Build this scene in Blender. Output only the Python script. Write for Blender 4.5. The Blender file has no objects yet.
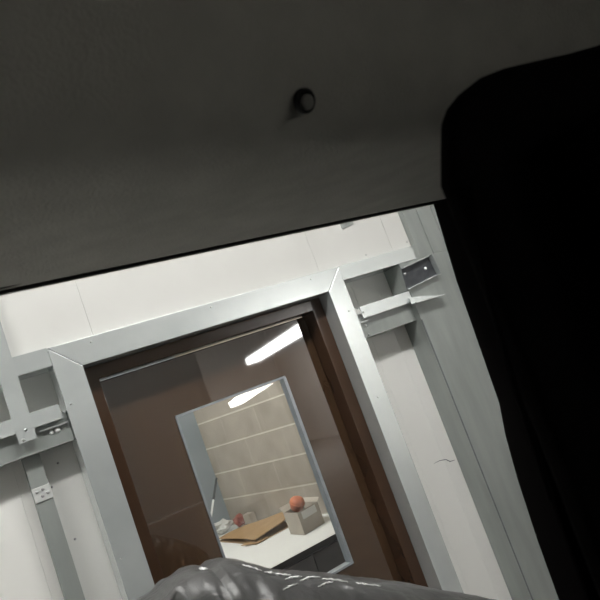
import bpy, bmesh, math, random
from mathutils import Vector, Matrix, noise
random.seed(4)
sc = bpy.context.scene
C = sc.collection
EYE = 1.67                                   # eye height above the workshop floor
R = math.radians

# ------------------------------------------------------------------ camera
M = Matrix(((0.8295386, 0.24913635, -0.49979674),
            (-0.43659892, -0.26870818, -0.8585903),
            (-0.34820552, 0.93044451, -0.11413115)))
F = 640.0
cam = bpy.data.cameras.new('camera')
cam.sensor_width = 36
cam.lens = 36 * F / 600
cam.clip_start = 0.02
cam.dof.use_dof = True
cam.dof.focus_distance = 2.4
cam.dof.aperture_fstop = 19.0
co = bpy.data.objects.new('camera', cam)
C.objects.link(co)
co.matrix_world = Matrix.Translation((0, 0, EYE)) @ M.to_4x4()
sc.camera = co


def at(px, py, y):
    """a point of the photograph brought to the depth y, relative to the eye"""
    d = M @ Vector((px - 300, 300 - py, -F))
    return d * (y / d.y)


# ------------------------------------------------------------------ materials
def mat(name, col, rough=0.5, metal=0.0, spec=0.5, coat=0.0):
    m = bpy.data.materials.new(name)
    m.use_nodes = True
    b = m.node_tree.nodes['Principled BSDF']
    b.inputs['Base Color'].default_value = (*col, 1)
    b.inputs['Roughness'].default_value = rough
    b.inputs['Metallic'].default_value = metal
    b.inputs['Specular IOR Level'].default_value = spec
    b.inputs['Coat Weight'].default_value = coat
    return m, m.node_tree.nodes, m.node_tree.links, b


def noisy(name, col, col2, scale, rough=0.5, metal=0.0, bump=0.0, detail=3, stretch=(1, 1, 1), spec=0.5, lo=0.35, hi=0.65, bscale=None):
    m, n, l, b = mat(name, col, rough, metal, spec)
    tc = n.new('ShaderNodeTexCoord')
    mp = n.new('ShaderNodeMapping')
    mp.inputs['Scale'].default_value = stretch
    nz = n.new('ShaderNodeTexNoise')
    nz.inputs['Scale'].default_value = scale
    nz.inputs['Detail'].default_value = detail
    r = n.new('ShaderNodeValToRGB')
    r.color_ramp.elements[0].position = lo
    r.color_ramp.elements[1].position = hi
    r.color_ramp.elements[0].color = (*col, 1)
    r.color_ramp.elements[1].color = (*col2, 1)
    l.new(tc.outputs['Object'], mp.inputs['Vector'])
    l.new(mp.outputs['Vector'], nz.inputs['Vector'])
    l.new(nz.outputs['Fac'], r.inputs['Fac'])
    l.new(r.outputs['Color'], b.inputs['Base Color'])
    if bump:
        nb = nz
        if bscale:
            nb = n.new('ShaderNodeTexNoise')
            nb.inputs['Scale'].default_value = bscale
            nb.inputs['Detail'].default_value = 4
            l.new(tc.outputs['Object'], nb.inputs['Vector'])
        bp = n.new('ShaderNodeBump')
        bp.inputs['Strength'].default_value = bump
        bp.inputs['Distance'].default_value = 0.004
        l.new(nb.outputs['Fac'], bp.inputs['Height'])
        l.new(bp.outputs['Normal'], b.inputs['Normal'])
    return m


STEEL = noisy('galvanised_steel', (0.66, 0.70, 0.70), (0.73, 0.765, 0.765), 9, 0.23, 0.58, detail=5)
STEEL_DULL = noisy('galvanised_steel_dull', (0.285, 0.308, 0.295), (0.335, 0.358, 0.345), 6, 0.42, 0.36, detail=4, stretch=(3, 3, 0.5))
PLATE = mat('zinc_plate', (0.62, 0.63, 0.62), 0.45, 0.3)[0]
STEEL_SHADE_MARK = noisy('steel_shade_and_marks', (0.13, 0.14, 0.155), (0.18, 0.19, 0.205), 30, 0.4, 0.4, detail=4)  # shade of the bracket plate put into the colour; also seam and scuff
SCREW = mat('screw_zinc', (0.42, 0.42, 0.42), 0.35, 0.9)[0]
BOLT = mat('bolt_bright', (0.95, 0.95, 0.95), 0.3, 0.4)[0]
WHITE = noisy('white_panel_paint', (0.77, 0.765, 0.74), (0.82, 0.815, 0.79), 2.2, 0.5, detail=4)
WHITE_TONED = noisy('white_paint_toned_down', (0.56, 0.557, 0.537), (0.61, 0.607, 0.587), 2.2, 0.5, detail=4)  # same white, darkened in colour to offset the strong lamp light up here
BROWN = noisy('brown_door_gloss', (0.056, 0.031, 0.017), (0.066, 0.038, 0.021), 5, 0.03, spec=1.0, detail=3, stretch=(4, 4, 0.6))
BROWN.node_tree.nodes['Principled BSDF'].inputs['IOR'].default_value = 1.62
BROWN_J = noisy('brown_jamb_gloss', (0.048, 0.026, 0.016), (0.060, 0.033, 0.020), 6, 0.14, detail=3)
ALU = noisy('aluminium_bead', (0.27, 0.30, 0.33), (0.33, 0.36, 0.39), 20, 0.35, 0.5)
FELT = noisy('grey_felt', (0.66, 0.653, 0.60), (0.74, 0.733, 0.675), 26, 0.95, bump=0.25, detail=6, spec=0.1, bscale=420)
BLACK = noisy('black_fabric', (0.0030, 0.0026, 0.0026), (0.0042, 0.0036, 0.0035), 40, 0.95, bump=0.3, spec=0.05, bscale=300)
BLACKTRIM = mat('black_plastic', (0.004, 0.0035, 0.0035), 0.9, 0, 0.02)[0]
SEAL = mat('rubber_seal', (0.018, 0.015, 0.014), 0.45, 0, 0.4)[0]
BEAD = mat('grey_piping', (0.10, 0.09, 0.085), 0.35)[0]
BODY = mat('vehicle_paint', (0.68, 0.68, 0.67), 0.35)[0]
SHELL = mat('vehicle_inner', (0.13, 0.127, 0.12), 0.9)[0]
BUTTON = mat('button_grey', (0.36, 0.355, 0.33), 0.7)[0]
BUTTON_D = mat('button_black', (0.01, 0.01, 0.01), 0.7)[0]
CONC = noisy('concrete_floor', (0.27, 0.262, 0.248), (0.34, 0.332, 0.318), 3, 0.75, detail=6)
CEIL = noisy('ceiling_paint', (0.55, 0.54, 0.52), (0.62, 0.61, 0.59), 2, 0.8)
PLASTER = noisy('garage_wall_paint', (0.76, 0.75, 0.73), (0.82, 0.81, 0.79), 2, 0.8)
BLUEGREY = noisy('blue_grey_wall', (0.22, 0.25, 0.27), (0.27, 0.30, 0.32), 3, 0.6)
TABLE = noisy('white_table_top', (0.78, 0.78, 0.765), (0.82, 0.82, 0.805), 4, 0.4)
EDGE = mat('dark_edge_band', (0.03, 0.028, 0.035), 0.5)[0]
CAB = noisy('cabinet_grey', (0.22, 0.215, 0.24), (0.27, 0.265, 0.29), 5, 0.5)
CARD = noisy('cardboard', (0.32, 0.20, 0.092), (0.37, 0.235, 0.115), 8, 0.85, detail=4)
CARD_D = mat('cardboard_edge', (0.30, 0.20, 0.11), 0.9)[0]
BOXM = noisy('carton_grey_beige', (0.36, 0.32, 0.27), (0.42, 0.375, 0.32), 9, 0.85)
LABEL = mat('paper_label', (0.66, 0.65, 0.63), 0.7)[0]
ORANGE = noisy('orange_plastic', (0.42, 0.10, 0.035), (0.50, 0.14, 0.05), 18, 0.5)
RED = noisy('red_packet', (0.20, 0.045, 0.035), (0.32, 0.11, 0.085), 22, 0.4)
PAPER = noisy('white_crumpled_plastic', (0.55, 0.55, 0.53), (0.66, 0.66, 0.64), 20, 0.45)
RODW = mat('rod_white', (0.75, 0.76, 0.76), 0.4)[0]
RODD = mat('rod_dark', (0.06, 0.065, 0.07), 0.5)[0]


def bag_material():
    m, n, l, b = mat('dark_grey_plastic_film', (0.085, 0.084, 0.083), 0.33, 0.0, 0.6, 0.0)
    tc = n.new('ShaderNodeTexCoord')
    mp = n.new('ShaderNodeMapping')
    mp.inputs['Rotation'].default_value = (0.2, 0.3, 0.5)
    mp.inputs['Scale'].default_value = (1.0, 2.2, 1.0)
    nz = n.new('ShaderNodeTexNoise')
    nz.inputs['Scale'].default_value = 13
    nz.inputs['Detail'].default_value = 5
    nz.inputs['Distortion'].default_value = 0.8
    bp = n.new('ShaderNodeBump')
    bp.inputs['Strength'].default_value = 0.5
    bp.inputs['Distance'].default_value = 0.012
    l.new(tc.outputs['Object'], mp.inputs['Vector'])
    l.new(mp.outputs['Vector'], nz.inputs['Vector'])
    l.new(nz.outputs['Fac'], bp.inputs['Height'])
    l.new(bp.outputs['Normal'], b.inputs['Normal'])
    # thin film: part of the light comes through
    tr_ = n.new('ShaderNodeBsdfTranslucent')
    tr_.inputs['Color'].default_value = (0.10, 0.10, 0.098, 1)
    mx = n.new('ShaderNodeMixShader')
    mx.inputs['Fac'].default_value = 0.25
    l.new(b.outputs[0], mx.inputs[1])
    l.new(tr_.outputs[0], mx.inputs[2])
    l.new(mx.outputs[0], n['Material Output'].inputs['Surface'])
    return m


BAG = bag_material()


def emit(name, col, s):
    m = bpy.data.materials.new(name)
    m.use_nodes = True
    n = m.node_tree.nodes
    n.remove(n['Principled BSDF'])
    e = n.new('ShaderNodeEmission')
    e.inputs['Color'].default_value = (*col, 1)
    e.inputs['Strength'].default_value = s
    m.node_tree.links.new(e.outputs[0], n['Material Output'].inputs['Surface'])
    return m


TUBE = emit('lamp_diffuser_lit', (1.0, 0.995, 0.965), 44)
TUBE_FAR = emit('lamp_row_diffuser_lit', (1.0, 0.99, 0.96), 25)
TUBE_ROOM = emit('room_lamp_diffuser_lit', (1.0, 0.97, 0.92), 54)
LAMPBODY = mat('lamp_housing', (0.7, 0.7, 0.7), 0.5)[0]


def glass_material():
    m = bpy.data.materials.new('clear_glass')
    m.use_nodes = True
    n, l = m.node_tree.nodes, m.node_tree.links
    n.remove(n['Principled BSDF'])
    lw = n.new('ShaderNodeLayerWeight')
    lw.inputs['Blend'].default_value = 0.5
    p = n.new('ShaderNodeMath')
    p.operation = 'POWER'
    p.inputs[1].default_value = 5
    ma = n.new('ShaderNodeMath')
    ma.operation = 'MULTIPLY_ADD'
    ma.inputs[1].default_value = 0.95
    ma.inputs[2].default_value = 0.045
    t = n.new('ShaderNodeBsdfTransparent')
    t.inputs['Color'].default_value = (0.95, 0.97, 0.965, 1)
    g = n.new('ShaderNodeBsdfGlossy')
    g.inputs['Roughness'].default_value = 0.02
    mx = n.new('ShaderNodeMixShader')
    l.new(lw.outputs['Facing'], p.inputs[0])
    l.new(p.outputs[0], ma.inputs[0])
    l.new(ma.outputs[0], mx.inputs['Fac'])
    l.new(t.outputs[0], mx.inputs[1])
    l.new(g.outputs[0], mx.inputs[2])
    l.new(mx.outputs[0], n['Material Output'].inputs['Surface'])
    return m


GLASS = glass_material()


def block_material(z0):
    """fair-faced concrete blocks 0.40 x 0.205 m with pale joints, in the wall's own coordinates (x along, z up)"""
    m, n, l, b = mat('concrete_block', (0.3, 0.28, 0.25), 0.85)
    tc = n.new('ShaderNodeTexCoord')
    sx = n.new('ShaderNodeSeparateXYZ')
    cb = n.new('ShaderNodeCombineXYZ')
    l.new(tc.outputs['Object'], sx.inputs[0])
    l.new(sx.outputs['X'], cb.inputs['X'])
    l.new(sx.outputs['Z'], cb.inputs['Y'])
    mp = n.new('ShaderNodeMapping')
    mp.inputs['Location'].default_value = (0.12, z0, 0)
    l.new(cb.outputs[0], mp.inputs['Vector'])
    br = n.new('ShaderNodeTexBrick')
    br.inputs['Scale'].default_value = 1.0
    br.inputs['Brick Width'].default_value = 0.45
    br.inputs['Row Height'].default_value = 0.2065
    br.inputs['Mortar Size'].default_value = 0.005
    br.inputs['Mortar Smooth'].default_value = 0.3
    br.inputs['Color1'].default_value = (0.30, 0.265, 0.222, 1)
    br.inputs['Color2'].default_value = (0.34, 0.302, 0.257, 1)
    br.inputs['Mortar'].default_value = (0.37, 0.332, 0.285, 1)
    l.new(mp.outputs['Vector'], br.inputs['Vector'])
    # the bed joints are pointed in a paler mortar than the upright ones
    s2 = n.new('ShaderNodeSeparateXYZ')
    l.new(mp.outputs['Vector'], s2.inputs[0])
    pp = n.new('ShaderNodeMath')
    pp.operation = 'PINGPONG'
    pp.inputs[1].default_value = 0.2065 / 2
    l.new(s2.outputs['Y'], pp.inputs[0])
    lt = n.new('ShaderNodeMath')
    lt.operation = 'LESS_THAN'
    lt.inputs[1].default_value = 0.0055
    l.new(pp.outputs[0], lt.inputs[0])
    bed = n.new('ShaderNodeMix')
    bed.data_type = 'RGBA'
    bed.inputs['B'].default_value = (0.54, 0.495, 0.43, 1)
    l.new(lt.outputs[0], bed.inputs['Factor'])
    l.new(br.outputs['Color'], bed.inputs['A'])
    nz = n.new('ShaderNodeTexNoise')
    nz.inputs['Scale'].default_value = 6
    nz.inputs['Detail'].default_value = 6
    l.new(tc.outputs['Object'], nz.inputs['Vector'])
    mx = n.new('ShaderNodeMix')
    mx.data_type = 'RGBA'
    mx.blend_type = 'OVERLAY'
    mx.inputs['Factor'].default_value = 0.35
    l.new(bed.outputs['Result'], mx.inputs['A'])
    l.new(nz.outputs['Fac'], mx.inputs['B'])
    l.new(mx.outputs['Result'], b.inputs['Base Color'])
    bp = n.new('ShaderNodeBump')
    bp.inputs['Strength'].default_value = 0.3
    bp.inputs['Distance'].default_value = 0.006
    l.new(br.outputs['Fac'], bp.inputs['Height'])
    bp.invert = True
    l.new(bp.outputs['Normal'], b.inputs['Normal'])
    return m


# ------------------------------------------------------------------ mesh helpers (coordinates relative to the eye)
def bx(bm, x0, x1, y0, y1, z0, z1, bev=0.0):
    vs = [bm.verts.new((x, y, z)) for x in (x0, x1) for y in (y0, y1) for z in (z0, z1)]
    fs = [(0, 1, 3, 2), (4, 6, 7, 5), (0, 4, 5, 1), (2, 3, 7, 6), (0, 2, 6, 4), (1, 5, 7, 3)]
    faces = [bm.faces.new([vs[i] for i in f]) for f in fs]
    if bev:
        es = {e for f in faces for e in f.edges}
        bmesh.ops.bevel(bm, geom=list(es), offset=bev, segments=2, affect='EDGES', profile=0.5)
    return vs


def prism(bm, pts, dv, bev=0.0):
    """polygon pts (3D) extruded by the vector dv"""
    a = [bm.verts.new(p) for p in pts]
    b = [bm.verts.new(Vector(p) + Vector(dv)) for p in pts]
    n = len(pts)
    fs = [bm.faces.new(a), bm.faces.new(list(reversed(b)))]
    for i in range(n):
        fs.append(bm.faces.new((a[i], b[i], b[(i + 1) % n], a[(i + 1) % n])))
    bmesh.ops.recalc_face_normals(bm, faces=fs)
    if bev:
        es = {e for f in fs for e in f.edges}
        bmesh.ops.bevel(bm, geom=list(es), offset=bev, segments=2, affect='EDGES', profile=0.5)


def tube(bm, pts, r, seg=10, caps=True):
    pts = [Vector(p) for p in pts]
    rings = []
    for i, p in enumerate(pts):
        t = (pts[min(i + 1, len(pts) - 1)] - pts[max(i - 1, 0)]).normalized()
        a = t.cross(Vector((0.13, 0.31, 0.94))).normalized()
        b = t.cross(a)
        rr = r[i] if isinstance(r, (list, tuple)) else r
        rings.append([bm.verts.new(p + (a * math.cos(k * 2 * math.pi / seg) + b * math.sin(k * 2 * math.pi / seg)) * rr) for k in range(seg)])
    for i in range(len(rings) - 1):
        for k in range(seg):
            bm.faces.new((rings[i][k], rings[i][(k + 1) % seg], rings[i + 1][(k + 1) % seg], rings[i + 1][k]))
    if caps:
        bm.faces.new(list(reversed(rings[0])))
        bm.faces.new(rings[-1])


def lathe(bm, prof, seg=20, mtx=Matrix()):
    rings = []
    for r, z in prof:
        rings.append([bm.verts.new(mtx @ Vector((r * math.cos(2 * math.pi * k / seg), r * math.sin(2 * math.pi * k / seg), z))) for k in range(seg)])
    for i in range(len(rings) - 1):
        for k in range(seg):
            bm.faces.new((rings[i][k], rings[i][(k + 1) % seg], rings[i + 1][(k + 1) % seg], rings[i + 1][k]))
    bm.faces.new(list(reversed(rings[0])))
    bm.faces.new(rings[-1])


def root_of(o):
    while o.parent:
        o = o.parent
    return o


def wloc(o):
    v = Vector((0, 0, 0))
    while o:
        v += o.location
        o = o.parent
    return v


def obj(name, bm, m, parent=None, smooth=False, origin=None):
    """ONE mesh object; bm is in eye-relative coordinates; its origin is the base centre of its own bounds"""
    bmesh.ops.recalc_face_normals(bm, faces=bm.faces[:])
    up = Vector((0, 0, EYE))
    for v in bm.verts:
        v.co += up
    if origin is None:
        xs = [v.co for v in bm.verts]
        lo = Vector([min(c[i] for c in xs) for i in range(3)])
        hi = Vector([max(c[i] for c in xs) for i in range(3)])
        org = Vector(((lo.x + hi.x) / 2, (lo.y + hi.y) / 2, lo.z))
    else:
        org = Vector(origin) + up
    for v in bm.verts:
        v.co -= org
    me = bpy.data.meshes.new(name)
    bm.to_mesh(me)
    bm.free()
    me.materials.append(m)
    if smooth:
        for p in me.polygons:
            p.use_smooth = True
    o = bpy.data.objects.new(name, me)
    C.objects.link(o)
    o.location = org - (wloc(parent) if parent else Vector((0, 0, 0)))
    o.parent = parent
    return o


def thing(name, label, cat, loc, group=None, kind=None):
    o = bpy.data.objects.new(name, None)
    o.empty_display_size = 0.05
    C.objects.link(o)
    o.location = Vector(loc) + Vector((0, 0, EYE))
    tag(o, label, cat, group, kind)
    return o


def tag(o, label=None, cat=None, group=None, kind=None):
    if label:
        o['label'] = label
    if cat:
        o['category'] = cat
    if group:
        o['group'] = group
    if kind:
        o['kind'] = kind
    return o


def box_obj(name, m, parent, *dims, bev=0.0, smooth=False):
    bm = bmesh.new()
    bx(bm, *dims, bev=bev)
    return obj(name, bm, m, parent, smooth)


_screw = None


def screw(parent, x, y, z, m=None, r=0.0042, name='screw'):
    """a pan head screw standing out of a face that looks to -y"""
    bm = bmesh.new()
    mt = Matrix.Translation((x, y, z)) @ Matrix.Rotation(R(90), 4, 'X')
    lathe(bm, [(r, -0.001), (r, r * 0.3), (r * 0.8, r * 0.6), (r * 0.4, r * 0.78), (r * 0.1, r * 0.83)], 12, mt)
    o = obj(name, bm, m or SCREW, parent, True)
    return o


D = 2.0            # front plane of the steelwork
PANEL = 2.115      # face of the white panels

# ================================================================== THE WORKSHOP (setting)
def struct(o, label=None, cat=None):
    return tag(o, label, cat, None, 'structure')


FLOOR = -EYE
CZ = 1.70              # ceiling of the workshop
struct(box_obj('floor', CONC, None, -4.0, 8.0, -12.0, 5.5, FLOOR - 0.1, FLOOR))
struct(box_obj('ceiling', CEIL, None, -4.0, 8.0, -12.0, 5.5, CZ, CZ + 0.1))
struct(box_obj('wall_back', PLASTER, None, -4.0, 8.0, -12.15, -12.0, FLOOR, CZ))
struct(box_obj('wall_left', PLASTER, None, -4.15, -4.0, -12.0, 5.5, FLOOR, CZ))
struct(box_obj('wall_right', PLASTER, None, 8.0, 8.15, -12.0, 5.5, FLOOR, CZ))

# opening, trim
OX0, OX1, OZ = 0.3728, 1.2940, 0.2655
TX0, TX1, TZ = 0.2915, 1.3755, 0.3455


def panelled(name, spans, y0, y1, z0, z1, zcut=None):
    """white wall sheets with narrow joints between them: one wall mesh"""
    bm = bmesh.new()
    for a, b in spans:
        bx(bm, a + 0.0004, b - 0.0004, y0, y1, z0, z1, 0.0010)
    bx(bm, spans[0][0], spans[-1][1], y0 + 0.0012, y1, z0, z1)
    return bm


wf = thing('wall_front', 'white panel wall carrying the galvanised steel framing around the brown door', 'wall', (0.8, 2.12, FLOOR), kind='structure')
bm = bmesh.new()
for a, b in ((-4.0, -0.61), (-0.61, -0.16), (-0.16, 0.115), (0.115, OX0 - 0.03)):
    bx(bm, a + 0.0004, b - 0.0004, PANEL, PANEL + 0.06, FLOOR, CZ, 0.0010)
bx(bm, -4.0, OX0 - 0.03, PANEL + 0.0012, PANEL + 0.06, FLOOR, CZ)
for a, b in ((OX1 + 0.03, 1.478), (1.478, 1.596), (1.596, 2.1), (2.1, 8.0)):
    bx(bm, a + 0.0004, b - 0.0004, PANEL, PANEL + 0.06, FLOOR, CZ, 0.0010)
bx(bm, OX1 + 0.03, 8.0, PANEL + 0.0012, PANEL + 0.06, FLOOR, CZ)
bx(bm, OX0 - 0.03, OX1 + 0.03, PANEL, PANEL + 0.06, OZ + 0.03, 0.95)
obj('lower_sheet', bm, WHITE, wf)
FX = 1.776
FY = 2.030
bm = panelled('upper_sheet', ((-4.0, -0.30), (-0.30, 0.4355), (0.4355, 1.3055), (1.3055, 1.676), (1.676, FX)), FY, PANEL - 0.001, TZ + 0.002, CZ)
us = obj('upper_sheet', bm, WHITE_TONED, wf)
for px, py in ((366, 255), (407, 242), (221, 243)):
    p = at(px, py, FY)
    screw(us, p.x, FY, p.z, r=0.0036)
for px, py in ((75, 539), (58, 463), (52, 487)):
    p = at(px, py, PANEL)
    screw(wf, p.x, PANEL, p.z, r=0.0038)

# small grey clip at the top of the upper sheet
cl = thing('steel_clip', 'small grey steel clip on the white upper sheet, under the dark roof edge', 'clip', (1.515, FY, 0.54))
pa, pb, pc, pd = (at(x, y, FY - 0.004) for x, y in ((338, 217), (351, 213), (353.5, 224), (342.5, 229)))
bm = bmesh.new()
prism(bm, [pa, pb, pc, pd], (0, 0.004, 0))
obj('plate', bm, STEEL_DULL, cl)
screw(cl, (pa.x + pc.x) / 2, FY - 0.004, (pa.z + pc.z) / 2 - 0.012, r=0.004)

# ================================================================== GALVANISED DOOR SURROUND
tr = thing('trim_1', 'mitred galvanised steel surround framing the brown door', 'door surround', (0.83, D, FLOOR), kind='structure')
g = 0.0007
bm = bmesh.new()
prism(bm, [(TX0 + g, D, TZ), (TX1 - g, D, TZ), (OX1 - g, D, OZ), (OX0 + g, D, OZ)], (0, 0.112, 0), 0.0015)
hp = obj('head_piece', bm, STEEL, tr)
bm = bmesh.new()
prism(bm, [(TX0, D, TZ - 2 * g), (OX0, D, OZ - 2 * g), (OX0, D, FLOOR), (TX0, D, FLOOR)], (0, 0.112, 0), 0.0015)
sl = obj('side_piece', bm, STEEL, tr)
bm = bmesh.new()
prism(bm, [(TX1, D, TZ - 2 * g), (TX1, D, FLOOR), (OX1, D, FLOOR), (OX1, D, OZ - 2 * g)], (0, 0.112, 0), 0.0015)
sr = obj('side_piece', bm, STEEL, tr)
for q, lst in ((hp, ((91, 342), (211, 307), (311, 279))), (sl, ((71, 404), (121, 559))), (sr, ((349, 311), (378, 397)))):
    for px, py in lst:
        p = at(px, py, D)
        screw(q, p.x, D, p.z, r=0.0034)

# ================================================================== BROWN DOOR
JY = 2.078          # face of the door jamb
LY = 2.150          # face of the leaf
JX0, JX1, JZ = 0.422, 1.245, 0.2215
dr = thing('door_1', 'glossy dark brown door with a clear vision panel, set behind the steel surround', 'door', (0.83, LY, FLOOR), kind='structure')
bm = bmesh.new()
prism(bm, [(OX0 + 0.0005, JY, FLOOR), (OX0 + 0.0005, JY, OZ - 0.0005), (OX1 - 0.0005, JY, OZ - 0.0005), (OX1 - 0.0005, JY, FLOOR),
           (JX1, JY, FLOOR), (JX1, JY, JZ), (JX0, JY, JZ), (JX0, JY, FLOOR)], (0, 0.096, 0), 0.003)
obj('jamb', bm, BROWN_J, dr)
WX0, WX1, WZ0, WZ1 = 0.636, 1.071, -0.685, 0.0255
bm = bmesh.new()
lx0, lx1, lz1, lz0 = JX0 + 0.003, JX1 - 0.003, JZ - 0.003, FLOOR + 0.005
bx(bm, lx0, WX0, LY, LY + 0.030, lz0, lz1)
bx(bm, WX1, lx1, LY, LY + 0.030, lz0, lz1)
bx(bm, WX0, WX1, LY, LY + 0.030, WZ1, lz1)
bx(bm, WX0, WX1, LY, LY + 0.030, lz0, WZ0)
leaf = obj('door_leaf', bm, BROWN, dr)
# aluminium glazing bead round the vision panel
bm = bmesh.new()
t_, y0_, y1_ = 0.0075, LY - 0.006, LY + 0.031
for pts in ([(WX0 - 0.004, WZ0), (WX0 - 0.004, WZ1), (WX0 + 0.003, WZ1 - 0.003), (WX0 + 0.003, WZ0 + t_)],
            [(WX1 + 0.004, WZ1), (WX1 + 0.004, WZ0), (WX1 - t_, WZ0 + t_), (WX1 - t_, WZ1 - 0.003)],
            [(WX0 - 0.004, WZ1 + 0.004), (WX1 + 0.004, WZ1 + 0.004), (WX1 - t_, WZ1 - 0.003), (WX0 + 0.003, WZ1 - 0.003)],
            [(WX1 + 0.004, WZ0), (WX0 - 0.004, WZ0), (WX0 + 0.003, WZ0 + t_), (WX1 - t_, WZ0 + t_)]):
    prism(bm, [(x, y0_, z) for x, z in pts], (0, y1_ - y0_, 0))
tag(obj('vision_panel_frame', bm, ALU, dr), 'pale aluminium bead around the vision panel')
# the pane sits a little askew in its bead
PANE_TX, PANE_TZ = R(-1.93), R(1.5)
bm = bmesh.new()
bx(bm, WX0 + 0.004, WX1 - 0.004, -0.002, 0.002, WZ0 + 0.004, WZ1 - 0.004)
cx, cz = (WX0 + WX1) / 2, (WZ0 + WZ1) / 2
rot = Matrix.Translation((cx, LY + 0.014, cz)) @ Matrix.Rotation(PANE_TZ, 4, 'Z') @ Matrix.Rotation(PANE_TX, 4, 'X') @ Matrix.Translation((-cx, 0, -cz))
bmesh.ops.transform(bm, matrix=rot, verts=bm.verts)
tag(obj('glass_pane', bm, GLASS, dr), 'clear glass vision pane with a lamp reflected in it')

# ================================================================== STEEL FRAMING
def channel(bm, x0, x1, z0, z1, y, depth, t=0.003, lip=0.0):
    """a horizontal C channel with its web towards the viewer, flanges running back; lip > 0 opens it to the front instead"""
    if lip == 0:
        bx(bm, x0, x1, y, y + t, z0, z1)
        bx(bm, x0, x1, y + t, y + depth, z1 - t, z1)
        bx(bm, x0, x1, y + t, y + depth, z0, z0 + t)
    else:
        bx(bm, x0, x1, y + depth - t, y + depth, z0, z1)
        bx(bm, x0, x1, y, y + depth - t, z1 - t, z1)
        bx(bm, x0, x1, y, y + depth - t, z0, z0 + t)
        bx(bm, x0, x1, y, y + t, z1 - lip, z1 - t)


ST = 'galvanised steel framing'


def rail(label, x0, x1, z0, z1, y, depth, lip=0.0, m=STEEL, screws=()):
    t = thing('steel_rail', label, 'rail', ((x0 + x1) / 2, y, z0), ST)
    bm = bmesh.new()
    channel(bm, x0, x1, z0, z1, y, depth, 0.003, lip)
    obj('channel', bm, m, t)
    for px, py, yy, mm, rr in screws:
        p = at(px, py, yy)
        screw(t, p.x, yy, p.z, mm, rr)
    return t


E_ = PANEL - 0.001
rail('galvanised top rail left of the door, level with the surround head', -0.9, TX0 - 0.001, 0.2915, 0.3475, D + 0.003, E_ - D - 0.003)
rail('galvanised top rail right of the door, running to the steel corner column', TX1 + 0.001, 1.752, 0.2915, 0.3475, D + 0.002, E_ - D - 0.002)
rail('pale flat-faced middle rail left of the door, above the bolted lower rail', -0.9, 0.274, 0.134, 0.178, D + 0.003, 0.022)
t = rail('pale flat-faced middle rail right of the door, between bracket and recessed lower rail', 1.401, 1.70, 0.1285, 0.1745, D + 0.004, 0.021, screws=((363, 312, D + 0.004, SCREW, 0.004),))
WB = D + 0.026
for lab, x0, x1, z0, z1, lip, scr in (
        ('recessed lower rail left of the door with two shiny bolts', -0.9, 0.289, 0.064, 0.1205, (0.205, 0.287),
         ((57.5, 430, BOLT, 0.0085), (51.5, 432.5, BOLT, 0.006))),
        ('recessed lower rail right of the door with two screws at its near end', 1.383, 1.655, 0.0555, 0.119, (1.385, 1.425),
         ((365.5, 325.5, BOLT, 0.0062), (368.5, 334.5, SCREW, 0.005)))):
    t = thing('steel_rail', lab, 'rail', ((x0 + x1) / 2, WB, z0), ST)
    bm = bmesh.new()
    channel(bm, x0, x1, z0, z1 + 0.032, WB, E_ - WB)
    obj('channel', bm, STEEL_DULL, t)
    box_obj('lip', STEEL, t, lip[0], lip[1], D + 0.012, WB - 0.0002, z1 - 0.003, z1)
    for px, py, mm, rr in scr:
        p = at(px, py, WB)
        screw(t, p.x, WB, p.z, mm, rr)

# upright left stud in front of the rails, ending on the bolted channel
t = thing('steel_stud', 'short pale steel stud hanging down across the rails, left of the door', 'stud', (0.167, D, 0.103), ST)
bm = bmesh.new()
x0, x1 = 0.1435, 0.1925
bx(bm, x0, x1, D - 0.0005, D + 0.0025, 0.103, CZ)
bx(bm, x0, x0 + 0.0025, D + 0.0025, D + 0.03, 0.348, CZ)
bx(bm, x1 - 0.0025, x1, D + 0.0025, D + 0.03, 0.348, CZ)
obj('channel', bm, STEEL, t)
for px, py in ((25.5, 430), (23.5, 440)):
    p = at(px, py, D)
    screw(t, p.x, D, p.z, r=0.0042)
# lower stud
SY = 2.062
t = thing('steel_stud', 'grey steel stud rising from the floor to the bolted lower rail, left of the door', 'stud', (0.167, SY, FLOOR), ST)
bm = bmesh.new()
x0, x1 = 0.1435, 0.1915
bx(bm, x0, x1, SY, SY + 0.0025, FLOOR, 0.063)
bx(bm, x0, x0 + 0.0025, SY + 0.0025, E_, FLOOR, 0.063)
bx(bm, x1 - 0.0025, x1, SY + 0.0025, E_, FLOOR, 0.063)
obj('channel', bm, STEEL_DULL, t)
p = at(40, 494, SY)
bm = bmesh.new()
bx(bm, x0 - 0.001, x1 + 0.001, SY - 0.004, SY, p.z - 0.022, p.z + 0.020, 0.001)
cp = obj('coupling_plate', bm, PLATE, t)
for dx, dz in ((-0.013, 0.007), (0.004, 0.010), (-0.002, -0.008), (0.014, -0.004)):
    screw(cp, 0.1675 + dx, SY - 0.004, p.z + dz, r=0.0045)

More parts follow.
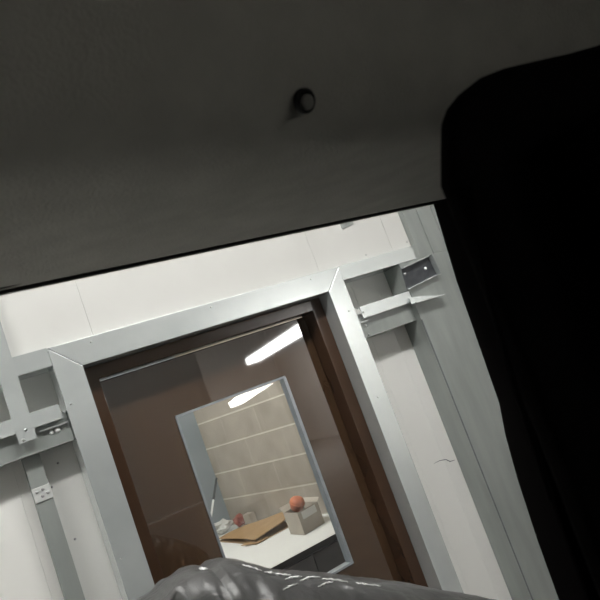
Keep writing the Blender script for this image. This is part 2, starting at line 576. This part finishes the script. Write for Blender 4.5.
# corner column right of the door: front face, return to the panels, upper sheet
t = thing('steel_column', 'wide grey galvanised corner column beside the narrow white strip, right of the door', 'column', (1.9, D, FLOOR), ST)
bm = bmesh.new()
CX = 1.656
prism(bm, [(CX, D, FLOOR), (CX + 0.9, D, FLOOR), (CX + 0.9, E_, FLOOR), (CX, E_, FLOOR)], (0, 0, 0.29 - FLOOR), 0.0006)
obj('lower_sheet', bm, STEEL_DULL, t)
bm = bmesh.new()
bx(bm, 1.7765, 1.8500, D + 0.004, PANEL - 0.002, 0.2905, CZ - 0.001, 0.001)
bx(bm, 1.8512, 1.93, D + 0.001, PANEL - 0.002, 0.2905, CZ - 0.001, 0.002)
bx(bm, 1.9315, CX + 0.9, D + 0.0004, PANEL - 0.002, 0.2901, CZ - 0.001, 0.0006)
bx(bm, 1.7525, 1.776, D + 0.004, FY - 0.002, 0.2905, 0.349)
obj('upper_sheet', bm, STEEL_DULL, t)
bm = bmesh.new()
bx(bm, CX - 0.001, CX + 0.0035, D - 0.0025, D - 0.0003, FLOOR, 0.05)
tag(obj('corner_seam', bm, STEEL_SHADE_MARK, t), 'dark folded seam along the corner')
bm = bmesh.new()
tube(bm, [at(px, py, PANEL - 0.0004) for px, py in ((434, 463.5), (440, 460.5), (446, 459.5), (450, 461.5), (455, 460))], [0.0006, 0.0012, 0.0018, 0.0020, 0.0008], 6)
tag(obj('scuff', bm, STEEL_SHADE_MARK, wf), 'dark scuff across the narrow white strip')
p = at(501, 441, D)

# U shaped bracket closing the top rail, and the thin shelf plate below it
t = thing('channel_bracket', 'U-shaped steel bracket with shade painted on its plate, at the end of the right top rail', 'bracket', (1.74, 1.97, 0.19), ST)
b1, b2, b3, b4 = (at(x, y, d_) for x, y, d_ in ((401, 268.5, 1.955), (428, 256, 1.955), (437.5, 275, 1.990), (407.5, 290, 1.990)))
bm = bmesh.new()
prism(bm, [b1, b2, b3, b4], (0, 0.003, 0))  # plate tilted and coloured dark so that it reads as shaded
tag(obj('back_plate', bm, STEEL_SHADE_MARK, t), 'recessed plate with its shade painted dark')
bm = bmesh.new()


def lip_strip(bm, a, b, w, t=0.003):
    """a flange along a-b that comes forward by w"""
    d = (b - a).normalized()
    nrm = Vector((-d.z, 0, d.x)) * t
    prism(bm, [a, b, b + nrm, a + nrm], (0, -w, 0))


lip_strip(bm, b3, b2, 0.026)
lip_strip(bm, b2, b1, 0.010)
lip_strip(bm, b4, b3, 0.008)
obj('flange', bm, STEEL, t)
p = at(425.5, 268.5, 1.968)
screw(t, p.x, 1.969, p.z, BOLT, 0.0065)
p = at(405, 274, 1.966)
screw(t, p.x, 1.967, p.z, SCREW, 0.006)

t = thing('shelf_plate', 'thin bright steel plate sticking out below the U-shaped bracket', 'plate', (1.72, 1.96, 0.11), ST)
a1, a2 = at(412, 305, 1.99), at(440, 296.5, 1.99)
bm = bmesh.new()
prism(bm, [a1, a2, a2 + Vector((0, 0, 0.004)), a1 + Vector((0, 0, 0.004))], (0, -0.03, 0))
obj('plate', bm, STEEL, t)
bm = bmesh.new()
prism(bm, [a1 + Vector((0.0, 0, 0.004)), a2 + Vector((0, 0, 0.004)), a1 + Vector((0.04, 0, 0.028)), a1 + Vector((0.0, 0, 0.03))], (0, 0.003, 0))
obj('gusset', bm, STEEL, t)

# ================================================================== ROOM BEHIND THE DOOR
TZT = -0.886
bw0 = Vector((1.906 + 0.236 * (3.879 - 2.2), 2.2, 0))
bw1 = Vector((1.906 - 0.236 * (5.15 - 3.879), 5.15, 0))


def wallx(y):
    return 1.906 - 0.236 * (y - 3.879)


L = (bw1 - bw0).length
ang = math.atan2(bw1.y - bw0.y, bw1.x - bw0.x)
bm = bmesh.new()
bx(bm, 0, L, -0.14, 0, FLOOR, CZ)
o = obj('wall_inner_right', bm, block_material(0.886 - 0.2065 * 8), None, origin=(0, 0, 0))
o.location = (bw0.x, bw0.y, EYE)
o.rotation_euler = (0, 0, ang)
struct(o, 'bare concrete block wall of the room seen through the vision panel', 'wall')
struct(box_obj('wall_inner_back', BLUEGREY, None, -0.6, wallx(5.03) - 0.0005, 5.03, 5.15, FLOOR, CZ), 'blue-grey end wall of the room behind the door', 'wall')
struct(box_obj('wall_inner_left', PLASTER, None, -0.72, -0.6, 2.18, 5.15, FLOOR, CZ))


def wallx(y):
    return 1.906 - 0.236 * (y - 3.879)


tb = thing('workbench', 'white-topped bench along the block wall, seen through the vision panel', 'bench', (1.2, 4.3, FLOOR))
yf = 3.38
bm = bmesh.new()
prism(bm, [(0.5, yf, TZT - 0.03), (wallx(yf) - 0.004, yf, TZT - 0.03), (wallx(5.02) - 0.004, 5.02, TZT - 0.03), (0.5, 5.02, TZT - 0.03)], (0, 0, 0.03), 0.002)
obj('worktop', bm, TABLE, tb)
box_obj('edge_band', EDGE, tb, 0.5, wallx(yf) - 0.006, yf - 0.003, yf - 0.0002, TZT - 0.034, TZT - 0.002)
bm = bmesh.new()
for i in range(3):
    x0 = 0.52 + i * 0.485
    bx(bm, x0, x0 + 0.478, yf + 0.03, yf + 0.05, FLOOR + 0.08, TZT - 0.05, 0.003)
bx(bm, 0.52, 1.97, yf + 0.046, yf + 0.07, FLOOR, TZT - 0.031)
obj('front_panel', bm, CAB, tb)
box_obj('end_panel', CAB, tb, 0.52, 0.55, yf + 0.071, 5.01, FLOOR, TZT - 0.031)

# folded cardboard
cb = thing('flattened_carton', 'flattened brown cardboard carton lying on the white bench against the block wall', 'cardboard', (1.6, 4.3, TZT))


def sheet(bm, pts, t, bend=0.0):
    prism(bm, pts, (0, 0, t))


cL, cB, cR, cT = at(219, 540, 4.66), at(256.5, 544, 4.03), at(287.5, 527.5, 4.06), at(287, 511, 4.30)
cM = at(248, 524, 4.62)
zt = TZT + 0.0008
bm = bmesh.new()
sheet(bm, [(cL.x - 0.01, cL.y, zt), (cB.x - 0.005, cB.y - 0.005, zt), (cR.x + 0.02, cR.y - 0.01, zt), (1.76, 4.32, zt), (1.60, 4.70, zt)], 0.004)
obj('bottom_sheet', bm, CARD_D, cb)
n = 10
bm = bmesh.new()


def grid_sheet(bm, f, nu, nv, t):
    top = [[bm.verts.new(f(i / nu, j / nv) + Vector((0, 0, t))) for j in range(nv + 1)] for i in range(nu + 1)]
    bot = [[bm.verts.new(f(i / nu, j / nv)) for j in range(nv + 1)] for i in range(nu + 1)]
    for i in range(nu):
        for j in range(nv):
            bm.faces.new((top[i][j], top[i + 1][j], top[i + 1][j + 1], top[i][j + 1]))
            bm.faces.new((bot[i][j], bot[i][j + 1], bot[i + 1][j + 1], bot[i + 1][j]))
    for i in range(nu):
        bm.faces.new((top[i][0], bot[i][0], bot[i + 1][0], top[i + 1][0]))
        bm.faces.new((top[i][nv], top[i + 1][nv], bot[i + 1][nv], bot[i][nv]))
    for j in range(nv):
        bm.faces.new((top[0][j], top[0][j + 1], bot[0][j + 1], bot[0][j]))
        bm.faces.new((top[nu][j], bot[nu][j], bot[nu][j + 1], top[nu][j + 1]))


def fsheet(u, v):
    a = cL.lerp(cB, u)
    b = cM.lerp(cT, u) if u < 0.999 else cT
    a.z = TZT + 0.016 + 0.012 * u
    if u > 0.0:
        c_ = cR
    p = a.lerp(b, v)
    p.z += 0.006 * math.sin(3 * u + 4 * v)
    p.z = max(p.z, TZT + 0.008)
    return p


grid_sheet(bm, fsheet, 10, 6, 0.004)
obj('top_sheet', bm, CARD, cb)
bm = bmesh.new()
q = [Vector((cB.x, cB.y, TZT + 0.028)), Vector((cR.x, cR.y, TZT + 0.05)), Vector((cT.x, cT.y, cT.z)), Vector((cT.x - 0.14, cT.y - 0.03, cT.z - 0.004))]
prism(bm, q, (0, 0, 0.004))
obj('folded_flap', bm, CARD, cb)
bm = bmesh.new()
prism(bm, [(cB.x - 0.06, cB.y + 0.12, TZT + 0.010), (cB.x + 0.005, cB.y - 0.02, TZT + 0.007), (cB.x + 0.09, cB.y - 0.01, TZT + 0.008), (cB.x + 0.07, cB.y + 0.10, TZT + 0.014)], (0, 0, 0.004))
obj('torn_flap', bm, CARD, cb)

# open carton
B0, B1, B2 = Vector((1.585, 3.85, 0)), Vector((1.593, 3.662, 0)), Vector((1.766, 3.708, 0))
B3 = B0 + (B2 - B1)
ob = thing('open_carton', 'small open beige carton with a white label, on the white bench', 'box', (1.68, 3.77, TZT))
H = 0.137
zb = TZT + 0.0006
for nm, a, b in (('side', B0, B1), ('side', B1, B2), ('side', B2, B3), ('side', B3, B0)):
    bm = bmesh.new()
    ins = ((B0 + B2) / 2 - (a + b) / 2).normalized() * 0.004
    prism(bm, [a + Vector((0, 0, zb)), b + Vector((0, 0, zb)), b + Vector((0, 0, zb + H)), a + Vector((0, 0, zb + H))], ins)
    obj(nm, bm, BOXM, ob)
bm = bmesh.new()
prism(bm, [p + Vector((0, 0, zb)) for p in (B0, B1, B2, B3)], (0, 0, 0.004))
obj('bottom', bm, BOXM, ob)
bm = bmesh.new()
zt = Vector((0, 0, zb + H))
prism(bm, [B2 + zt, B3 + zt, B3 + zt + Vector((0.02, 0.01, 0.02)), B2 + zt + Vector((0.02, 0.0, 0.02))], (0.002, 0.002, 0.001))
prism(bm, [B3 + zt, B0 + zt, B0 + zt + Vector((0.0, 0.035, 0.028)), B3 + zt + Vector((0.0, 0.035, 0.028))], (0.0, 0.003, 0.002))
obj('flap', bm, BOXM, ob)
bm = bmesh.new()
e1 = (B2 - B1)
nrm = Vector((e1.y, -e1.x, 0)).normalized()
la, lb = B1 + e1 * 0.16 + nrm * 0.0006, B1 + e1 * 0.84 + nrm * 0.0006
prism(bm, [la + Vector((0, 0, zb + H * 0.62)), lb + Vector((0, 0, zb + H * 0.62)), lb + Vector((0, 0, zb + H * 0.95)), la + Vector((0, 0, zb + H * 0.95))], nrm * 0.001)
tag(obj('paper_label', bm, LABEL, ob), 'white paper label')

# round orange tub lying in the carton
p = at(297, 503.5, 3.765)
bm = bmesh.new()
mt = Matrix.Translation((p.x, p.y, p.z)) @ Matrix.Rotation(R(28), 4, 'X') @ Matrix.Rotation(R(12), 4, 'Y')
lathe(bm, [(0.020, -0.044), (0.034, -0.040), (0.040, -0.026), (0.046, 0.004), (0.045, 0.022), (0.036, 0.034), (0.022, 0.040), (0.006, 0.042)], 22, mt)
og = thing('orange_tub', 'round orange tub sticking out of the open beige carton', 'tub', (p.x, p.y, p.z - 0.045))
obj('tub', bm, ORANGE, og, True)
bm = bmesh.new()
for a in range(0, 22):
    pass
lathe(bm, [(0.0462, 0.000), (0.0485, 0.002), (0.0485, 0.008), (0.0462, 0.010)], 22, mt)
obj('rim', bm, ORANGE, og, True)


def lump(name, label, cat, c, rad, m, seed, amp=0.35, tip=None):
    bm = bmesh.new()
    bmesh.ops.create_icosphere(bm, subdivisions=3, radius=1)
    for v in bm.verts:
        k = 1 + amp * noise.noise(v.co * 1.9 + Vector((seed, 0, 0))) + amp * 0.5 * abs(noise.noise(v.co * 4.3 + Vector((0, seed, 0))))
        v.co = Vector((v.co.x * rad[0] * k, v.co.y * rad[1] * k, v.co.z * rad[2] * k))
    lo = min(v.co.z for v in bm.verts)
    for v in bm.verts:
        v.co += Vector((c[0], c[1], TZT + 0.0008 - lo))
    o = obj(name, bm, m)
    tag(o, label, cat)
    return o


p = at(240, 522, 4.80)
lump('red_packet', 'crumpled red packet behind the flattened carton, by the block wall', 'packet', (p.x, p.y), (0.046, 0.035, 0.042), RED, 3.1, 0.3)
p = at(226, 536, 4.86)
lump('crumpled_wrapper', 'crumpled whitish wrapper left of the red packet, on the white bench', 'wrapper', (p.x - 0.01, p.y), (0.075, 0.05, 0.04), PAPER, 7.7, 0.55)
p = at(252, 520, 4.66)
bm = bmesh.new()
bmesh.ops.create_cube(bm, size=1)
bmesh.ops.transform(bm, matrix=Matrix.Translation((p.x - 0.01, p.y, TZT + 0.046)) @ Matrix.Rotation(R(12), 4, 'Z') @ Matrix.Diagonal((0.055, 0.09, 0.09, 1)), verts=bm.verts)
bmesh.ops.bevel(bm, geom=bm.edges[:], offset=0.004, segments=2, affect='EDGES')
tag(obj('beige_block', bm, BOXM), 'small beige block behind the flattened carton, right of the red packet', 'block')

# leaning rod
a, b = at(210.2, 522, 4.78), at(216.5, 478, 4.88)
d = (b - a)
base = a + d * ((TZT + 0.004 - a.z) / d.z)
t = thing('leaning_rod', 'thin pale rod leaning in the corner behind the vision panel', 'rod', base)
mid = base.lerp(b, 0.66)
bm = bmesh.new()
tube(bm, [base, mid], 0.008, 8)
obj('shaft', bm, RODW, t, True)
bm = bmesh.new()
tube(bm, [mid, mid.lerp(b, 0.08), b], [0.0085, 0.0095, 0.009], 8)
tag(obj('grip', bm, RODD, t, True), 'dark grip')

# ================================================================== LAMPS
def lamp(label, c, length, rotz, m, group=None, w=0.16, h=0.064):
    """a batten lamp with a lit diffuser, hung from the ceiling on two rods"""
    t = thing('ceiling_lamp', label, 'lamp', (c[0], c[1], c[2]), group)
    mt = Matrix.Translation(c) @ Matrix.Rotation(rotz, 4, 'Z')

    def add(nm, mm, *dm, bev=0.006):
        bm = bmesh.new()
        bx(bm, *dm, bev=bev)
        bmesh.ops.transform(bm, matrix=mt, verts=bm.verts)
        obj(nm, bm, mm, t)
    add('diffuser', m, -length / 2 + 0.01, length / 2 - 0.01, -w / 2, w / 2, -h / 2, h / 2)
    add('housing', LAMPBODY, -length / 2, length / 2, -w * 0.4, w * 0.4, h / 2 + 0.0005, h / 2 + 0.03)
    top = CZ - c[2]
    for sx in (-1, 1):
        add('hanger', LAMPBODY, sx * length * 0.38 - 0.006, sx * length * 0.38 + 0.006, -0.006, 0.006, h / 2 + 0.0305, top, bev=0)
    return t


GL = 'ceiling lamps of the workshop'
lamp('long lit ceiling lamp above the gap between vehicle and steel framing, before the door', (1.1, 0.68, 1.58), 1.5, 0, TUBE, GL)
lamp('lit ceiling lamp above the far end of the steel framing, left of the door', (-1.2, 0.68, 1.58), 1.5, 0, TUBE, GL)
hA = 0.83
A = Vector((0.4540 * hA / 0.0574, 2 * LY - hA / 0.0574, hA))
B = Vector((0.5875 * hA / 0.0862, 2 * LY - hA / 0.0862, hA))
rz = math.atan2(B.y - A.y, B.x - A.x)
for i in range(3):
    c = A.lerp(B, (i + 0.5) / 3)
    lamp(('lit ceiling lamp farthest back in the row mirrored in the brown door', 'lit ceiling lamp in the middle of the row mirrored in the brown door',
          'lit ceiling lamp at the near end of the row mirrored in the brown door')[i], c, (A - B).length / 3 - 0.01, rz, TUBE_FAR, GL, 0.36, 0.15)
lamp('lit ceiling lamp of the room behind the brown door', (0.9, 3.7, 1.3), 1.4, R(90), TUBE_ROOM)

# ================================================================== THE VEHICLE THE PICTURE IS TAKEN FROM
VA = R(4.65)
VM = Matrix.Rotation(VA, 4, 'Z')
vh = thing('vehicle', 'dark felt-lined vehicle cabin around the open side window, seen from inside', 'vehicle', (0, 0, FLOOR))
EV, EZ = 0.593, 0.163
U0, U1 = -1.15, 1.30


def vobj(name, bm, m, smooth=False, parent=vh):
    bmesh.ops.transform(bm, matrix=VM, verts=bm.verts)
    return obj(name, bm, m, parent, smooth)


def arc(c, r, a0, a1, n):
    return [(c[0] + r * math.cos(R(a0 + (a1 - a0) * i / n)), c[1] + r * math.sin(R(a0 + (a1 - a0) * i / n))) for i in range(n + 1)]


def fillet(p0, p1, p2, r, n=8):
    """round the corner p1 of a polyline"""
    p0, p1, p2 = Vector(p0), Vector(p1), Vector(p2)
    out = []
    a = p1 + (p0 - p1).normalized() * r
    b = p1 + (p2 - p1).normalized() * r
    for i in range(n + 1):
        t = i / n
        out.append(tuple((1 - t) ** 2 * a + 2 * t * (1 - t) * p1 + t * t * b))
    return out


prof = [(EV, EZ + 0.012)] + fillet((EV, EZ + 0.02), (EV, EZ), (0.4, EZ), 0.008, 4)
prof += fillet((EV, EZ), (0.300, 0.1446), (0.215, 0.292), 0.05, 10)
prof += fillet((0.300, 0.1446), (0.194, 0.3286), (-0.9, 0.36), 0.06, 8)
prof += [(-0.95, 0.36), (-0.95, 0.40), (EV, 0.40)]
bm = bmesh.new()
nseg = 1
rows = [[bm.verts.new((u, v, z)) for v, z in prof] for u in (U0, U1)]
k = len(prof)
for i in range(k):
    bm.faces.new((rows[0][i], rows[0][(i + 1) % k], rows[1][(i + 1) % k], rows[1][i]))
bm.faces.new(rows[0][::-1])
bm.faces.new(rows[1])
ro = vobj('roof_lining', bm, FELT, True)
tag(ro, 'dark grey felt lining with a soft fold above the window')
md = ro.data
for pl in md.polygons:
    pl.use_smooth = abs(pl.normal.x) < 0.9
# rubber seal and grey piping along the window head
bm = bmesh.new()
tube(bm, [(u, EV - 0.002, EZ + 0.0005) for u in (U0, 0.0, 0.7)], 0.0032, 10)
vobj('window_seal', bm, SEAL, True)
bm = bmesh.new()
tube(bm, [(-0.5, EV - 0.018, EZ - 0.0005), (0.0, EV - 0.018, EZ - 0.0008), (0.10, EV - 0.017, EZ - 0.0003), (0.15, EV - 0.014, EZ + 0.002)], [0.003, 0.003, 0.0026, 0.001], 8)
vobj('piping', bm, BEAD, True)

# push button on the upper lining
d = (M @ Vector((305 - 300, 300 - 101, -F)))
Vi = VM.inverted()
dl = Vi.to_3x3() @ d
p1, p2 = Vector((0.300, 0.1446)), Vector((0.194, 0.3286))
nn = Vector((-(p2 - p1).y, (p2 - p1).x)).normalized()
tt = (nn.x * p1.x + nn.y * p1.y) / (nn.x * dl.y + nn.y * dl.z)
hit = dl * tt
nv = Vector((0, nn.x, nn.y))
if nv.dot(-dl) < 0:
    nv = -nv
rotq = nv.to_track_quat('Z', 'Y').to_matrix().to_4x4()
mt = Matrix.Translation(hit) @ rotq
bm = bmesh.new()
lathe(bm, [(0.0078, -0.002), (0.0078, 0.001), (0.0068, 0.0022), (0.0058, 0.0022), (0.0052, 0.0002)], 24, mt)
bt = vobj('push_button', bm, BUTTON_D, True)
tag(bt, 'round press button with a dark collar')
bm = bmesh.new()
mt2 = Matrix.Translation(hit + Vector((0.0012, 0, -0.0012))) @ rotq
lathe(bm, [(0.0052, -0.001), (0.0051, 0.0008), (0.0042, 0.0016), (0.0022, 0.0020), (0.0004, 0.0021)], 20, mt2)
bmesh.ops.transform(bm, matrix=VM, verts=bm.verts)
obj('button_head', bm, BUTTON, bt, True)

# black pillar trim right of the window
edge = [(432, 190), (432, 203), (455, 280), (484.5, 364.5), (498, 403.5), (504, 435), (516, 478.5), (536, 540), (562, 612), (580, 660)]
pl_pts = []
for px, py in edge:
    d = Vi.to_3x3() @ (M @ Vector((px - 300, 300 - py, -F)))
    pl_pts.append(d * ((EV + 0.05) / d.y))
bm = bmesh.new()
poly = [(p.x, EV, p.z) for p in pl_pts] + [(U1, EV, pl_pts[-1].z), (U1, EV, pl_pts[0].z)]
prism(bm, poly, (0, 0.05, 0), 0.004)
vobj('pillar_trim', bm, BLACKTRIM)
# body: lower door card with ledge, roof skin, ends and far side
LEDGE = -0.43
bm = bmesh.new()
bx(bm, U0, U1, 0.32, EV + 0.055, -0.98, LEDGE, 0.012)
vobj('door_card', bm, BLACKTRIM)
bm = bmesh.new()
bx(bm, U0 - 0.03, U1 + 0.03, -0.99, EV + 0.055, 0.401, 0.425, 0.004)
bx(bm, U0 - 0.03, U1 + 0.03, EV + 0.001, EV + 0.055, EZ + 0.012, 0.401)
bx(bm, U0 - 0.03, U1 + 0.03, EV + 0.056, EV + 0.075, FLOOR + 0.002, LEDGE - 0.01, 0.004)
bx(bm, pl_pts[0].x + 0.02, U1 + 0.03, EV + 0.0505, EV + 0.06, LEDGE - 0.009, EZ + 0.011)
tag(vobj('outer_panel', bm, BODY), 'pale painted outer skin')
bm = bmesh.new()
bx(bm, U0 - 0.03, U0 - 0.001, -0.99, EV + 0.0005, FLOOR + 0.002, 0.4005)
bx(bm, U1 + 0.001, U1 + 0.03, -0.99, EV + 0.0005, FLOOR + 0.002, 0.4005)
bx(bm, U0 - 0.03, U1 + 0.03, -0.99, -0.96, FLOOR + 0.002, LEDGE)
bx(bm, U0 - 0.03, U1 + 0.03, -0.99, -0.96, 0.24, 0.4005)
bx(bm, U0 - 0.03, U0 + 0.05, -0.99, -0.96, LEDGE, 0.24)  # unseen opening left between the far-side pieces, added to light the roof lining
bx(bm, U1 - 0.15, U1 + 0.03, -0.99, -0.96, LEDGE, 0.24)
vobj('inner_shell', bm, SHELL)
bm = bmesh.new()
bx(bm, U0, U1, -0.955, EV + 0.05, -1.05, -0.985)
vobj('cabin_floor', bm, SHELL)

# ================================================================== BLACK SEAT
st = thing('seat', 'black upholstered seat back filling the right of the cabin', 'seat', (0.5, 0.27, -0.98))
SDX, SDY = -5, -8
sil = [(a_ + SDX, b_ + SDY) for a_, b_ in ((438, 124), (443, 109), (452, 97), (468, 84), (490, 75), (520, 68), (552, 61), (580, 53), (612, 43), (700, 12))]
SF, SR = 0.235, 0.250          # front and rear plane of the backrest
pts = []
for px, py in sil:
    pts.append(Vector((at(px, py, SR).x, SF, at(px, py, SF).z)))
left = [Vector((at(433, 142, SR).x, SF, at(433, 142, SF).z)), Vector((at(434, 180, SR).x, SF, at(434, 180, SF).z))]
lowl = [Vector((left[1].x - 0.001, SF, 0.02)), Vector((left[1].x - 0.006, SF, -0.15)), Vector((left[1].x - 0.010, SF, -0.50))]
poly = list(reversed(lowl)) + list(reversed(left)) + pts + [Vector((0.80, SF, pts[-1].z + 0.004)), Vector((0.82, SF, -0.5))]
bm = bmesh.new()
prism(bm, poly, (0, SR - SF, 0))
es = [e for e in bm.edges if abs((e.verts[0].co - e.verts[1].co).y) < 1e-5]
bmesh.ops.bevel(bm, geom=es, offset=0.005, segments=4, affect='EDGES', profile=0.5)
obj('backrest', bm, BLACK, st, True)
bm = bmesh.new()
FP = 0.185
fp = [Vector((p.x + 0.035, FP, p.z * FP / SF - 0.018)) for p in pts[2:]]
fpoly = [Vector((fp[0].x - 0.012, FP, -0.48)), Vector((fp[0].x - 0.006, FP, fp[0].z - 0.03))] + fp + [Vector((0.76, FP, fp[-1].z)), Vector((0.78, FP, -0.48))]
prism(bm, fpoly, (0, SF - FP + 0.002, 0))
es = [e for e in bm.edges if abs((e.verts[0].co - e.verts[1].co).y) < 1e-5 and e.verts[0].co.y < FP + 0.001]
bmesh.ops.bevel(bm, geom=es, offset=0.010, segments=3, affect='EDGES', profile=0.5)
obj('front_pad', bm, BLACK, st, True)
# stitched seam line along the side
bm = bmesh.new()
tube(bm, [at(472, 186, SF - 0.001), at(478, 240, SF - 0.001), at(490, 300, SF - 0.001), at(520, 400, SF - 0.001), at(552, 500, SF - 0.001)], 0.0016, 6)
obj('seam', bm, BLACK, st, True)
bm = bmesh.new()
bx(bm, 0.22, 0.82, -0.30, 0.31, -0.62, -0.50, 0.04)
obj('seat_cushion', bm, BLACK, st, True)
bm = bmesh.new()
bx(bm, 0.30, 0.75, -0.22, 0.28, -0.984, -0.615, 0.01)
obj('seat_base', bm, BLACKTRIM, st)

# ================================================================== BAG ON THE WINDOW LEDGE
BY = 1.02
BAGZ = -0.86
top = [(112, 632), (136, 608), (147, 598), (158, 590), (166, 580), (176, 574), (190, 568), (200, 566.5), (205, 567.5), (213, 562), (226, 559.5), (242, 561.5), (262, 567.5),
       (285, 571), (310, 573), (335, 575.5), (360, 579), (385, 582), (410, 585), (440, 590), (465, 594), (490, 599), (515, 606), (540, 616), (565, 634)]
tp = [at(px, py, BY) for px, py in top]
NU, NV = 220, 72


def topat(u):
    s = u * (len(tp) - 1)
    i = min(int(s), len(tp) - 2)
    f = s - i
    return tp[i].lerp(tp[i + 1], f)


bm = bmesh.new()
rows = []
zb = BAGZ + 0.001
for i in range(NU + 1):
    u = i / NU
    p = topat(u)
    hgt = max(p.z - zb, 0.02)
    row = []
    for j in range(NV):
        a = 2 * math.pi * j / NV
        # superellipse section, ridge on top
        ca, sa = math.cos(a), math.sin(a)
        e = 0.72
        wy = 0.125 * math.copysign(abs(ca) ** e, ca)
        wz = math.copysign(abs(sa) ** e, sa)
        end = min(1.0, min(u, 1 - u) * 14) ** 0.5
        q = Vector((p.x, p.y + wy * (0.35 + 0.65 * end), zb + hgt * (0.5 + 0.5 * wz)))
        k = noise.noise(Vector((q.x * 13 + q.z * 5, q.y * 15, q.z * 7)))
        k2 = 1 - 2.4 * abs(noise.noise(Vector((q.x * 30 - q.z * 14, q.y * 22, q.z * 9 + 5))))
        up = max(0.0, sa)
        q.y += (k * 0.026 + k2 * 0.007) * (1 if ca < 0 else 0.6)
        q.z += (k2 * 0.0025 + k * 0.003) * up
        q.z = max(q.z, zb)
        row.append(bm.verts.new(q))
    rows.append(row)
for i in range(NU):
    for j in range(NV):
        bm.faces.new((rows[i][j], rows[i][(j + 1) % NV], rows[i + 1][(j + 1) % NV], rows[i + 1][j]))
bm.faces.new(rows[0])
bm.faces.new(rows[-1][::-1])
bag = obj('plastic_bag', bm, BAG, None, True)
GLINT = noisy('pale_film_glint', (0.72, 0.72, 0.71), (0.82, 0.82, 0.81), 60, 0.25, 0.1)  # highlights of the film put into the colour of thin strips
from mathutils.bvhtree import BVHTree
bvh = BVHTree.FromPolygons([v.co + bag.location - Vector((0, 0, EYE)) for v in bag.data.vertices], [tuple(p.vertices) for p in bag.data.polygons])


def glint_run(run, wmax):
    """a raised, pale, shiny fold of the film running over the surface of the bag"""
    pts = []
    for (ax, ay), (bx_, by_) in zip(run, run[1:]):
        for q_ in range(8):
            f = q_ / 8
            px, py = ax + (bx_ - ax) * f, ay + (by_ - ay) * f + 0.25 * math.sin(q_ * 1.7 + ax)
            d = at(px, py, 1.0)
            hit = bvh.ray_cast(Vector((0, 0, 0)), d.normalized())
            if hit[0]:
                pts.append(hit[0] + hit[1].normalized() * 0.0004 * (1 if hit[1].dot(d) < 0 else -1))
    n_ = len(pts)
    if n_ < 4:
        return
    bm = bmesh.new()
    tube(bm, pts, [0.0006 + wmax * max(0.0, math.sin(math.pi * q_ / (n_ - 1))) * (0.75 + 0.25 * math.sin(q_ * 1.3)) for q_ in range(n_)], 8)
    tag(obj('glint_strip', bm, GLINT, bag, True), 'pale strip painted as a glint on the film')


for run, wm in (([(199, 568.6), (203, 569.5), (208, 569.2)], 0.0030), ([(242, 565), (252, 567.5), (263, 571.5)], 0.0011),
                ([(264, 571.8), (274, 574.5), (286, 575.5), (292, 575)], 0.0028), ([(285, 579.5), (293, 577.5), (303, 576.5)], 0.0022),
                ([(300, 581), (310, 577.5), (322, 577.5)], 0.0020), ([(322, 579), (334, 580), (350, 582.5)], 0.0018),
                ([(283, 590), (291, 586), (299, 583.5)], 0.0013), ([(318, 587), (326, 583), (334, 582)], 0.0011), ([(356, 583), (368, 585), (382, 586.5)], 0.0009)):
    glint_run(run, wm)
tag(bag, 'wrinkled dark grey plastic bag lying in front of the brown door', 'bag')

# the low crate the bag lies on, just below the picture
ct = thing('storage_crate', 'grey storage crate standing on the floor under the plastic bag', 'crate', (0.46, BY, FLOOR))
CRX0, CRX1, CRY0, CRY1 = 0.08, 0.92, 0.86, 1.18
box_obj('body', CAB, ct, CRX0, CRX1, CRY0, CRY1, FLOOR + 0.0005, BAGZ - 0.03, bev=0.01)
box_obj('lid', CAB, ct, CRX0 - 0.012, CRX1 + 0.012, CRY0 - 0.012, CRY1 + 0.012, BAGZ - 0.0295, BAGZ, bev=0.006)
box_obj('handle', BLACKTRIM, ct, 0.42, 0.52, CRY0 - 0.02, CRY0 - 0.0005, BAGZ - 0.11, BAGZ - 0.07, bev=0.005)

# ------------------------------------------------------------------ world and view
w = bpy.data.worlds.new('world')
sc.world = w
w.use_nodes = True
w.node_tree.nodes['Background'].inputs['Color'].default_value = (0.5, 0.52, 0.55, 1)
w.node_tree.nodes['Background'].inputs['Strength'].default_value = 0.02
vs = sc.view_settings
vs.view_transform = 'Standard'
vs.look = 'None'
vs.gamma = 1
vs.exposure = 0.0
vs.use_curve_mapping = False
